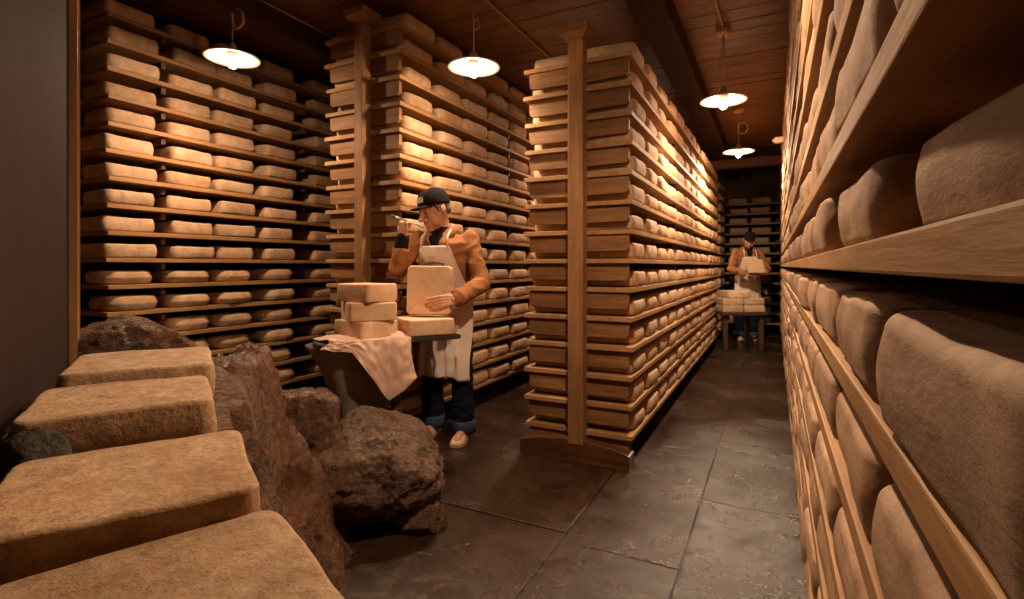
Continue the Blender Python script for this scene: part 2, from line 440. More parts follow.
def head_mesh(bm, c, R, k=1.0):
    def T(p): return Vector(c) + R @ (Vector(p) * k)
    mt_ = Matrix.Translation(Vector(c)) @ (R @ Matrix.Scale(k, 3)).to_4x4()
    E = lambda p, r, seg=20: ellip(bm, p, r, mt_, seg)
    E((0, .018, .035), (.076, .096, .088), 28); E((0, .0, -.005), (.071, .085, .085), 28)
    E((0, -.035, -.045), (.056, .058, .068), 24); E((0, -.062, -.098), (.024, .022, .020)); E((0, -.030, -.085), (.044, .05, .030))
    caps(bm, [(-.045, -.070, .026), (0, -.086, .030), (.045, -.070, .026)], [.012, .013, .012], mt_, 12)
    for s in (-1, 1):
        E((s * .040, -.062, -.020), (.023, .024, .020)); E((s * .046, -.040, -.055), (.016, .034, .036))
        E((s * .030, -.072, .004), (.015, .011, .010), 14)
        E((s * .079, .012, -.008), (.008, .017, .031)); E((s * .083, .022, -.002), (.006, .010, .026)); E((s * .012, -.100, -.036), (.010, .012, .008), 12)
    caps(bm, [(0, -.088, .020), (0, -.104, -.012), (0, -.116, -.030)], [.009, .011, .0135], mt_, 12)
    caps(bm, [(-.022, -.080, -.066), (0, -.091, -.063), (.022, -.080, -.066)], [.006, .0085, .006], mt_, 10)
    caps(bm, [(-.020, -.079, -.076), (0, -.088, -.077), (.020, -.079, -.076)], [.006, .009, .006], mt_, 10)
    E((0, -.074, -.070), (.030, .012, .022), 14)
    return mt_
def drape(bvh, rows, off=.010, fw=Vector((0, -1, 0))):
    pass
def apron(root, bvh, fwd, x_of, z0, z1, back=1.2, cup=.0, mat='apron', zwaist=1.02):
    """front panel following the figure: rays from the front onto the clothes"""
    fwd = Vector(fwd).normalized(); side = Vector((fwd.y, -fwd.x, 0)); side = -side if side.x < 0 else side
    nz, nx = 70, 44; P = [[None] * (nx + 1) for _ in range(nz + 1)]
    for i in range(nz + 1):
        z = z1 + (z0 - z1) * i / nz; cen, hw = x_of(z)
        for j in range(nx + 1):
            s = -1 + 2 * j / nx; o_ = Vector(cen) + side * s * hw + fwd * 1.0; o_.z = z
            hit = bvh.ray_cast(o_, -fwd, 1.6)
            P[i][j] = (1.0 - hit[3]) if hit[0] is not None else None
    # depth along fwd; fill the gaps, hang below the waist, smooth
    for i in range(nz + 1):
        row = P[i]; known = [j for j in range(nx + 1) if row[j] is not None]
        for j in range(nx + 1):
            if row[j] is None:
                if known: row[j] = row[min(known, key=lambda q: abs(q - j))] - .012 * min(abs(q - j) for q in known)
                elif i > 0: row[j] = P[i - 1][j]
                else: row[j] = .05
    for i in range(1, nz + 1):
        z = z1 + (z0 - z1) * i / nz
        for j in range(nx + 1):
            lim = P[i - 1][j] - (.006 if z > zwaist else .0022)
            P[i][j] = max(P[i][j], lim)
    for it in range(10):
        Q = [r[:] for r in P]
        for i in range(nz + 1):
            for j in range(nx + 1):
                a = P[i][max(0, j - 1)] + P[i][min(nx, j + 1)] + P[max(0, i - 1)][j] + P[min(nz, i + 1)][j]
                Q[i][j] = max(a / 4, P[i][j] * .5 + a / 8)
        P = Q
    g = bmesh.new(); V = []
    for i in range(nz + 1):
        z = z1 + (z0 - z1) * i / nz; cen, hw = x_of(z); r = []
        low = max(0, (zwaist - z))
        for j in range(nx + 1):
            s = -1 + 2 * j / nx
            fold = low * (.030 * math.sin(s * 7.5 + 1.0 + z * 1.5) + .014 * math.sin(s * 17 + 2)) + .004 * noise.noise(Vector((s * 4, z * 12, 0)))
            p = Vector(cen) + side * s * hw * (1 + .02 * math.sin(z * 9)) + fwd * (P[i][j] + .010 + fold); p.z = z + (.008 * math.sin(s * 5) if i == nz else 0)
            r.append(g.verts.new(p))
        V.append(r)
    for i in range(nz):
        for j in range(nx): g.faces.new((V[i][j], V[i][j + 1], V[i + 1][j + 1], V[i + 1][j]))
    bmesh.ops.recalc_face_normals(g, faces=g.faces)
    def surf(s, z):
        i = (z - z1) / (z0 - z1) * nz; j = (s + 1) / 2 * nx; i0 = int(max(0, min(nz - 1, i))); j0 = int(max(0, min(nx - 1, j)))
        cen, hw = x_of(z); p = Vector(cen) + side * s * hw + fwd * (P[i0][j0] + .013); p.z = z; return p
    o = obj('apron', g, mat, root, True); md = o.modifiers.new('thick', 'SOLIDIFY'); md.thickness = .003; md.offset = 1
    return o, surf, side, fwd

def figure(p, root_loc, label):
    J = {k: Vector(v) for k, v in p['J'].items()}; tw = p['turn']
    Rz = Matrix.Rotation(tw, 3, 'Z'); sc = lambda c, a, b, extra=0: (c, a, b, tw + extra)
    HR = basis(p['face'], p['headup'])
    # body, one continuous surface
    g = bmesh.new()
    pel, wst, chs, nk = J['pelvis'], J['pelvis'].lerp(J['chest'], .5), J['chest'], J['neck']
    def torso(bm, e=0.0, low=-.12):
        up = (chs - pel).normalized()
        loft(bm, [sc(pel + up * low, .135 + e, .098 + e), sc(pel, .162 + e, .112 + e), sc(pel + up * .10, .150 + e, .105 + e), sc(wst, .145 + e, .105 + e), sc(chs - up * .08, .165 + e, .118 + e),
                  sc(chs + up * .02, .178 + e, .120 + e), sc(chs + up * .09, .172 + e, .105 + e), sc(chs.lerp(nk, .75), .115 + e, .080 + e), sc(nk, .062 + e, .060 + e)])
    torso(g)
    caps(g, [nk - Vector((0, 0, .05)), nk, J['head'] + HR @ Vector((0, .03, -.06))], [.066, .056, .054])
    mt_ = head_mesh(g, J['head'], HR, p.get('hk', 1.0))
    for s in 'RL':
        caps(g, [J['sh' + s], J['el' + s], J['wr' + s]], [.052, .040, .026])
        caps(g, [J['hip' + s], J['kn' + s], J['an' + s]], [.084, .056, .040])
        caps(g, [J['an' + s], J['an' + s].lerp(J['to' + s], .5) - Vector((0, 0, .01)), J['to' + s]], [.038, .036, .028])
        h = p['hand' + s]; hand(g, J['wr' + s], h['dir'], h['back'], h['curl'], h['thumb'], thumb_curl=h.get('tc', .5))
    body = meld('person', g, 'skin', None, .0042, 2)
    body.location = root_loc; body.rotation_euler = (0, 0, YAW); tag(body, label, 'person')
    # eyes
    for s in (-1, 1):
        g = bmesh.new(); ellip(g, (s * .030, -.0785, .005), (.010, .0065, .0042), mt_, 12); obj('eye', g, 'eye', body, True)
        g = bmesh.new(); caps(g, [(s * .014, -.090, .030), (s * .030, -.087, .036), (s * .048, -.074, .030)], [.003, .0042, .003], mt_, 8); obj('eyebrow', g, p['hair'], body, True)
    # hair round the sides and back
    g = bmesh.new(); ellip(g, (0, .030, .028), (.0775, .086, .080), mt_, 28); ellip(g, (0, .062, -.008), (.064, .050, .042), mt_, 24)
    for s in (-1, 1): caps(g, [(s * .073, -.022, .030), (s * .0735, -.014, -.008)], [.010, .006], mt_, 10)
    meld('hair', g, p['hair'], body, .005, 2, .0015, 60)
    # cap
    g = bmesh.new(); n = 36; rows = []
    tilt = Matrix.Rotation(math.radians(-6), 3, 'X')
    CM = mt_ @ (Matrix.Translation((0, .012, .038)) @ tilt.to_4x4())
    prof = [(1.0, -.012), (1.02, .0), (1.02, .025), (.97, .052), (.84, .076), (.62, .092), (.34, .100), (.08, .103)]
    for k_, z in prof: rows.append([g.verts.new(CM @ Vector((.086 * k_ * math.cos(2 * PI * q / n), .104 * k_ * math.sin(2 * PI * q / n), z + .004 * math.cos(4 * PI * q / n)))) for q in range(n)])
    for A, B in zip(rows, rows[1:]):
        for k in range(n): g.faces.new((A[k], A[(k + 1) % n], B[(k + 1) % n], B[k]))
    g.faces.new(rows[-1]); bmesh.ops.recalc_face_normals(g, faces=g.faces)
    cp = obj('cap', g, 'black', body, True); md = cp.modifiers.new('t', 'SOLIDIFY'); md.thickness = .003
    g = bmesh.new(); rows = []; nu_, nv_ = 18, 8
    for i in range(nu_ + 1):
        a = math.radians(-150 + 120 * i / nu_); r = []
        for j in range(nv_ + 1):
            t = j / nv_; x = .083 * math.cos(a); y = .100 * math.sin(a)
            yy = y - t * .068 * math.cos((a + PI / 2) * 1.25) ; xx = x * (1 - .10 * t)
            r.append(g.verts.new(CM @ Vector((xx, yy, .002 - .010 * t - .018 * (xx / .08) ** 2 * (.4 + .6 * t)))))
        rows.append(r)
    for i in range(nu_):
        for j in range(nv_): g.faces.new((rows[i][j], rows[i + 1][j], rows[i + 1][j + 1], rows[i][j + 1]))
    br = obj('brim', g, 'black', cp, True); md = br.modifiers.new('t', 'SOLIDIFY'); md.thickness = .004
    if p.get('badge'):
        g = bmesh.new(); rr_ = []
        for i in range(7):
            a = math.radians(-118 + 56 * i / 6)
            rr_.append([g.verts.new(CM @ Vector((.0895 * math.cos(a), .108 * math.sin(a), .022))), g.verts.new(CM @ Vector((.083 * math.cos(a), .1005 * math.sin(a), .058)))])
        for A, B in zip(rr_, rr_[1:]): g.faces.new((A[0], B[0], B[1], A[1]))
        obj('badge', g, 'grey_badge', cp, True)['label'] = 'small pale badge on the cap front'
    # shirt at the neck
    g = bmesh.new(); torso(g, .009, -.05); loft(g, [sc(nk - Vector((0, 0, .05)), .085, .080), sc(nk - Vector((0, 0, .01)), .074, .072), sc(nk + Vector((0, 0, .022)), .068, .067)])
    caps(g, [J['elR'].lerp(J['wrR'], .5), J['elR'].lerp(J['wrR'], .92)], [.050, .043])
    shirt = meld('shirt', g, 'black', body, .006, 2)
    # jacket
    g = bmesh.new(); torso(g, .030, -.13)
    for s in 'RL':
        e = J['el' + s]; w = J['wr' + s]
        cuffp = e.lerp(w, .55 if s == 'R' and p.get('shortcuff') else .90)
        caps(g, [J['sh' + s] + (chs - J['sh' + s]) * .22, J['sh' + s], J['sh' + s].lerp(e, .5), e, cuffp], [.066, .066, .060, .057, .054])
    jacket = meld('jacket', g, 'jacket', body, .0065, 14, .011, 8)
    # open V at the neck: cut faces in front of the throat
    bmj = bmesh.new(); bmj.from_mesh(jacket.data); fdir = Rz @ Vector((0, -1, 0)); sdir = Rz @ Vector((1, 0, 0))
    kill = []
    for f in bmj.faces:
        q = f.calc_center_median() - nk; s_ = q.dot(sdir); fr = q.dot(fdir)
        if q.z > -.17 and fr > 0 and abs(s_) < .055 * (1 + (q.z) / .17) + .012: kill.append(f)
        elif q.z > -.035 and (abs(s_) < .075 and abs(fr) < .085): kill.append(f)
    bmesh.ops.delete(bmj, geom=kill, context='FACES'); bmj.to_mesh(jacket.data); bmj.free()
    md = jacket.modifiers.new('t', 'SOLIDIFY'); md.thickness = .004
    g = bmesh.new(); nn_ = 30; rr_ = []
    for i in range(nn_ + 1):          # turned collar
        a = math.radians(-62 + 304 * i / nn_); fr = max(0, -math.sin(a))
        c0 = nk + Vector((0, 0, -.012 - .085 * fr ** 2)); o0 = Rz @ Vector((.088 * math.cos(a), .086 * math.sin(a), 0)); o1 = Rz @ Vector((.108 * math.cos(a), .104 * math.sin(a), 0))
        rr_.append([g.verts.new(c0 + o0 * .92 + Vector((0, 0, .045))), g.verts.new(c0 + o1 * .96 + Vector((0, 0, .036))), g.verts.new(c0 + o1 * 1.16 + Vector((0, 0, -.022)))])
    for A, B in zip(rr_, rr_[1:]):
        for k in range(2): g.faces.new((A[k], B[k], B[k + 1], A[k + 1]))
    cl = obj('collar', g, 'jacket', jacket, True); md = cl.modifiers.new('t', 'SOLIDIFY'); md.thickness = .005
    # cuffs
    for s in 'RL':
        if s == 'R' and p.get('shortcuff'): continue
        g = bmesh.new(); e = J['el' + s]; w = J['wr' + s]; tube(g, [e.lerp(w, .80), e.lerp(w, .95)], [.061, .056], 20); obj('cuff', g, 'jacket', jacket, True)
    # trousers
    g = bmesh.new(); loft(g, [sc(pel + Vector((0, 0, -.14)), .155, .110), sc(pel, .172, .122), sc(pel + Vector((0, 0, .10)), .158, .115)])
    for s in 'RL':
        caps(g, [J['hip' + s], J['kn' + s], J['an' + s] + Vector((0, 0, .045))], [.097, .082, .078], seg=16)
    jeans = meld('trousers', g, 'jeans', body, .0065, 2, .008, 13)
    for s in 'RL':
        g = bmesh.new(); a = J['an' + s]; tube(g, [a + Vector((0, 0, -.035)), a + Vector((0, .0, .02)), a + Vector((0, 0, .055))], [.086, .089, .084], 24)
        obj('trouser_cuff', g, 'jeans_cuff', jeans, True)['label'] = 'turned up blue denim hem'
    # shoes
    for s in 'RL':
        a, t = J['an' + s], J['to' + s]; d = Vector((t.x - a.x, t.y - a.y, 0)).normalized(); sd = Vector((d.y, -d.x, 0)); heel = Vector((a.x, a.y, 0)) - d * .075
        g = bmesh.new()
        prof = [(0, .030, .02, .050), (.03, .040, .0, .070), (.09, .041, .0, .078), (.15, .046, .0, .074), (.20, .050, .0, .060), (.245, .044, .0, .046), (.272, .026, .008, .030)]
        rows = []
        for q, hw, zl, zh in prof:
            c = heel + d * q; r = []
            for k in range(20):
                an = 2 * PI * k / 20; cc, ss = math.cos(an), math.sin(an)
                r.append(g.verts.new(c + sd * hw * math.copysign(abs(cc) ** .8, cc) + Vector((0, 0, .022 + (zh - .022) * ss if ss > 0 else .022 + ss * .010))))
            rows.append(r)
        for A, B in zip(rows, rows[1:]):
            for k in range(20): g.faces.new((A[k], A[(k + 1) % 20], B[(k + 1) % 20], B[k]))
        g.faces.new(rows[0]); g.faces.new(rows[-1]); bmesh.ops.recalc_face_normals(g, faces=g.faces)
        sh = obj('shoe', g, 'clog', body, True)
        g = bmesh.new(); outl = []
        for q, hw, zl, zh in prof: outl.append((q, hw + .004))
        ptsx = [heel + d * (q + (.006 if q > .26 else (-.006 if q == 0 else 0))) + sd * w_ for q, w_ in outl] + [heel + d * (q + (.006 if q > .26 else (-.006 if q == 0 else 0))) - sd * w_ for q, w_ in outl[::-1]]
        A = [g.verts.new((v.x, v.y, .001)) for v in ptsx]; B = [g.verts.new((v.x, v.y, .020)) for v in ptsx]
        g.faces.new(A[::-1]); g.faces.new(B)
        for k in range(len(A)): g.faces.new((A[k], A[(k + 1) % len(A)], B[(k + 1) % len(A)], B[k]))
        bmesh.ops.recalc_face_normals(g, faces=g.faces); obj('sole', g, 'cable', sh)
    # apron
    gg = bmesh.new()
    for oo in (jacket, jeans):
        gg.from_mesh(oo.data)
    # leave the arms out of what the apron lies on
    fwd = Rz @ Vector((0, -1, 0)); tb = bmesh.new(); torso(tb, .036, -.13)
    loft(tb, [sc(pel + Vector((0, 0, -.45)), .15, .12), sc(pel + Vector((0, 0, -.10)), .178, .132), sc(pel + Vector((0, 0, .05)), .17, .125)])
    for s in 'RL': caps(tb, [J['hip' + s], J['kn' + s], J['an' + s] + Vector((0, 0, .2))], [.108, .096, .090], seg=16)
    bv = BVHTree.FromBMesh(tb); gg.free(); tb.free()
    ztop, zw, zlow = p['apron']
    topw = p.get('bib', .098)
    def x_of(z):
        t = max(0, min(1, (z - pel.z) / (chs.z - pel.z))); c = pel.lerp(chs, t); c = Vector((c.x, c.y, z))
        if z > zw: hw = topw + (.205 - topw) * ((ztop - z) / (ztop - zw)) ** .8
        else: hw = .205 + .030 * (zw - z) / (zw - zlow)
        return c, hw
    ap, surf, side, fw_ = apron(body, bv, fwd, x_of, zlow, ztop, zwaist=zw)
    if p.get('print'):
        g = bmesh.new(); rr2 = random.Random(2)
        for z, s0, s1, hgt, dens in ((p['print'], -.52, .50, .011, 17), (p['print'] - .026, -.20, .22, .012, 7)):
            for k in range(dens):
                a = s0 + (s1 - s0) * (k + .1) / dens; b = s0 + (s1 - s0) * (k + .85) / dens
                arch = .012 * (1 - ((a + b) / (s1 - s0) if s0 < -.4 else 0) ** 2)
                hh = hgt * rr2.choice((.8, 1, 1)); zz = z + arch
                q1, q2 = surf(a, zz) + fw_ * .006, surf(b, zz) + fw_ * .006
                vsx = [q1, q2, q2 + Vector((0, 0, hh)), q1 + Vector((0, 0, hh))]
                A = [g.verts.new(v) for v in vsx]; B = [g.verts.new(v + fw_ * .001) for v in vsx]
                g.faces.new(A); g.faces.new(B)
        obj('printed_lettering', g, 'ink', ap)
    g = bmesh.new()
    for s in (-1, 1):
        a = surf(s * .93, ztop - .004) + fw_ * .004
        shp = nk + side * s * .088 + Vector((0, 0, .022)); bkp = nk - fw_ * .085 + side * s * .03 + Vector((0, 0, .045))
        mid = a.lerp(shp, .5) + fw_ * .045
        tube(g, [a, mid, shp + fw_ * .02, shp.lerp(bkp, .5) + Vector((0, 0, .006)), bkp], .0075, 8)
    obj('neck_strap', g, 'apron', ap, True)
    g = bmesh.new(); rr_ = []
    for i in range(41):
        a = 2 * PI * i / 40; c = x_of(zw)[0]; o_ = Rz @ Vector((.193 * math.cos(a), .152 * math.sin(a), 0)); rr_.append([g.verts.new(c + o_ + Vector((0, 0, -.011))), g.verts.new(c + o_ + Vector((0, 0, .011)))])
    for A, B in zip(rr_, rr_[1:]): g.faces.new((A[0], B[0], B[1], A[1]))
    wb = obj('waist_tie', g, 'apron', ap, True); md = wb.modifiers.new('t', 'SOLIDIFY'); md.thickness = .003
    return body, mt_

MAN = dict(turn=-.36, face=(-.76, -.64, -.34), headup=(-.16, -.02, 1), hair='hair', badge=True, shortcuff=True, hk=1.10,
    J=dict(pelvis=(-.0, .13, .93), chest=(-.005, .015, 1.30), neck=(-.02, -.02, 1.475), head=(-.068, -.065, 1.605),
           shR=(-.19, .045, 1.41), elR=(-.30, -.17, 1.215), wrR=(-.248, -.215, 1.425),
           shL=(.172, -.055, 1.41), elL=(.262, -.13, 1.11), wrL=(.10, -.345, 1.018),
           hipR=(-.085, .155, .90), knR=(-.115, .15, .50), anR=(-.122, .235, .085), toR=(-.155, .10, .035),
           hipL=(.085, .105, .90), knL=(.11, .02, .50), anL=(.115, .10, .085), toL=(.085, -.05, .035)),
    handR=dict(dir=(.02, -.18, 1), back=(-.55, -.75, 0), curl=(1.05, 1.15, 1.3, 1.35), thumb=-1, tc=.9),
    handL=dict(dir=(-1, -.28, -.10), back=(.2, -1, .25), curl=(.16, .20, .24, .28), thumb=1, tc=.2),
    apron=(1.365, 1.02, .455), bib=.108, print=1.235)
root_man = cw(-.46, 3.62, 0)
man, headM = figure(MAN, root_man, 'man in tan work jacket, white apron and dark cap, tasting at the table')
def ml(p):     # figure space -> world
    return root_man + Matrix.Rotation(YAW, 3, 'Z') @ Vector(p)
# the cheese he holds on edge
me = cheese_mesh(.285, .31, .098, .028, .011, 405, 10, 5, 4, .002, .002, mat='cheese_fresh')
o = bpy.data.objects.new('square_cheese', me); C.objects.link(o)
o.location = ml((-.055, -.262, TH + .1 + .155)); o.rotation_euler = Matrix.Rotation(YAW - .10, 3, 'Z').to_4x4().to_euler()
o.matrix_world = Matrix.Translation(ml((-.058, -.235, TH + .103 + .155))) @ Matrix.Rotation(YAW - .12, 4, 'Z') @ Matrix.Rotation(math.radians(-6), 4, 'X') @ Matrix.Rotation(PI / 2, 4, 'X')
tag(o, 'square cheese the man in the dark cap holds upright on its edge', 'cheese')
# the cheese iron he smells
g = bmesh.new(); a, b = Vector((-.315, -.275, 1.556)), Vector((-.118, -.19, 1.482))
tube(g, [ml(a), ml(a.lerp(b, .35))], .0062, 10); tube(g, [ml(a.lerp(b, .35)), ml(b)], [.0055, .0045], 10)
tag(obj('cheese_iron', g, 'steel', None, True), 'slim pale cheese iron held up to the nose of the man in the cap', 'tool')

# ------------------------------------------------------------------ the second man and his table
root_two = cw(3.86, 8.55, 0)
MAN2 = dict(turn=-.10, face=(-.25, -.80, -.42), headup=(0, -.3, 1), hair='dark_hair', hk=1.0,
    J=dict(pelvis=(.03, .10, .97), chest=(.0, .02, 1.33), neck=(-.01, -.03, 1.51), head=(-.02, -.10, 1.645),
           shR=(-.19, .0, 1.45), elR=(-.31, -.08, 1.18), wrR=(-.17, -.31, 1.10), shL=(.18, .0, 1.45), elL=(.30, -.06, 1.17), wrL=(.13, -.31, 1.12),
           hipR=(-.08, .10, .93), knR=(-.09, .07, .50), anR=(-.09, .12, .085), toR=(-.11, -.03, .035),
           hipL=(.10, .10, .93), knL=(.12, .06, .50), anL=(.12, .10, .085), toL=(.12, -.06, .035)),
    handR=dict(dir=(.75, -.6, 0), back=(-.3, -.7, .4), curl=(.3, .3, .3, .35), thumb=-1), handL=dict(dir=(-.8, -.5, 0), back=(.3, -.7, .4), curl=(.3, .3, .35, .4), thumb=1),
    apron=(1.38, 1.05, .50), bib=.10)
man2, hm2 = figure(MAN2, root_two, 'distant person in tan jacket, white apron and dark cap at the end of the aisle')
me = cheese_mesh(.24, .24, .09, .028, .011, 406, 8, 4, 3, .002, .002, mat='cheese_fresh')
o = bpy.data.objects.new('square_cheese', me); C.objects.link(o)
o.matrix_world = Matrix.Translation(root_two + Matrix.Rotation(YAW, 3, 'Z') @ Vector((-.05, -.34, 1.20))) @ Matrix.Rotation(YAW, 4, 'Z') @ Matrix.Rotation(math.radians(66), 4, 'X')
tag(o, 'square cheese held up in both hands by the distant person', 'cheese')
t2 = empty('work_table', cw(3.33, 7.75, 0), YAW + .08); tag(t2, 'low dark wooden table piled with cheeses at the end of the aisle', 'table')
g = bmesh.new(); box(g, -.34, .34, -.26, .26, .52, .56, .005); obj('table_top', g, 'darkwood', t2)
for a in (-.30, .24):
    for b in (-.22, .16):
        g = bmesh.new(); box(g, a, a + .06, b, b + .06, 0, .519, .004); obj('leg', g, 'darkwood', t2)
for (a, b, h, nm) in ((-.165, -.07, 0, 'bottom layer, side toward the middle rack'), (.165, -.07, 0, 'bottom layer, side toward the close rack'), (-.16, -.06, 1, 'second layer, side toward the middle rack'), (.16, -.06, 1, 'second layer, side toward the close rack'), (-.06, -.05, 2, 'topmost')):
    o = bpy.data.objects.new('square_cheese', cheese_mesh(.31, .34, .10, .03, .012, 410 + int(a * 100) + h, 6, 4, 2, .002, .002, mat='cheese_fresh' if h == 2 else 'cheese')); C.objects.link(o)
    o.location = cw(3.33, 7.75, 0) + Matrix.Rotation(YAW + .08, 3, 'Z') @ Vector((a, b, .561 + .103 * h)); o.rotation_euler = (0, 0, YAW + .08)
    tag(o, 'cheese on the distant low table, ' + nm, 'cheese', 'cheeses on the distant table')
# ------------------------------------------------------------------ room
CEIL = 3.10
X0, X1, Y0, Y1 = -4.62, .72, -1.6, 11.2
g = bmesh.new()
cols = [(-4.6, -3.75), (-3.75, -2.95), (-2.95, -2.3), (-2.3, -1.62), (-1.62, -.86), (-.86, -.345), (-.345, .20), (.20, .72)]
rnd = random.Random(5)
fixed = {3: [1.1, 2.1, 3.05, 4.2], 4: [1.2, 2.27, 3.6], 5: [.9, 2.2, 3.54, 4.4], 6: [.7, 1.75, 2.91, 3.95]}
for ci, (a, b) in enumerate(cols):
    ys = [Y0] + (fixed.get(ci, []))
    while ys[-1] < Y1 - .5: ys.append(min(Y1, ys[-1] + rnd.uniform(.75, 1.35)))
    if len(ys) > 1 and ys[1] > .3: ys.insert(1, (Y0 + ys[1]) / 2)
    for p, q in zip(ys, ys[1:]):
        t = rnd.uniform(-.004, 0)
        w1, w2 = rnd.uniform(-.02, .02), rnd.uniform(-.02, .02)
        n0 = len(g.verts)
        box(g, a + .003, b - .003, p + .003, q - .003, -.06, t, .004)
        g.verts.ensure_lookup_table()
        for v in g.verts[n0:]:
            if v.co.z > -.03: v.co.z += w1 * .12 * (v.co.x - (a + b) / 2) + w2 * .1 * (v.co.y - (p + q) / 2) - .001
box(g, X0, X1, Y0, Y1, -.12, -.012)
struct(obj('floor', g, 'floor'))
g = bmesh.new(); y = Y0
rnd = random.Random(8)
while y < Y1:
    w = rnd.uniform(.16, .24); box(g, X0, X1, y, min(y + w - .006, Y1), CEIL + rnd.uniform(0, .006), CEIL + .05, .004); y += w
box(g, X0 - .1, X1 + .1, Y0 - .1, Y1 + .1, CEIL + .03, CEIL + .1)
struct(obj('ceiling', g, 'ceil'))
def planked(name, fixedaxis, c, c2, a, b):
    g = bmesh.new(); t = a; r = random.Random(hash(name) % 7 if False else len(name))
    lo, hi = min(c, c2), max(c, c2)
    while t < b:
        w = r.uniform(.18, .28); e = min(t + w - .006, b)
        if fixedaxis == 'x': box(g, lo, hi, t, e, -.05, CEIL + .03, .004)
        else: box(g, t, e, lo, hi, -.05, CEIL + .03, .004)
        t += w
    s = .03
    if fixedaxis == 'x': box(g, lo - (s if c < 0 else -(hi-lo)), lo if c < 0 else hi + s, a, b, -.05, CEIL + .03)
    else: box(g, a, b, lo if c2 < c else hi, (lo - s) if c2 < c else hi + s, -.05, CEIL + .03)
    return struct(obj(name, g, 'wallm'))
planked('wall_left', 'x', X0 - .05, X0, Y0, Y1)
planked('wall_right', 'x', X1, X1 + .05, Y0, Y1)
planked('wall_back', 'y', Y1, Y1 + .05, X0, X1)
planked('wall_front', 'y', Y0, Y0 - .05, X0, X1)
for i, (a, b) in enumerate(((-.86, -.64), (-3.42, -3.22))):
    g = bmesh.new(); box(g, a, b, Y0, Y1, 2.93, CEIL + .01, .012); struct(obj('trim_%d' % (i + 2), g, 'beam'))
g = bmesh.new(); box(g, X0, X1, 8.98, 9.16, 2.80, 2.93, .012); struct(obj('trim_4', g, 'ceil'))

# near partition wall with its wooden post
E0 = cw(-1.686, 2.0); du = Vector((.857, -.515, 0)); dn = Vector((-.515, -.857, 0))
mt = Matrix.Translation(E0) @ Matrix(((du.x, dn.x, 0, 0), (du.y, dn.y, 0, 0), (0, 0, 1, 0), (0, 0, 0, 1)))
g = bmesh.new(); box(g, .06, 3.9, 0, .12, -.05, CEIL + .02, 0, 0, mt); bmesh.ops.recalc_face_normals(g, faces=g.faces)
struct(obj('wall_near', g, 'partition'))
g = bmesh.new()
box(g, -.005, .058, -.018, .135, 0, CEIL, .006, 0, mt); bmesh.ops.recalc_face_normals(g, faces=g.faces)
struct(obj('trim_1', g, 'trim'))

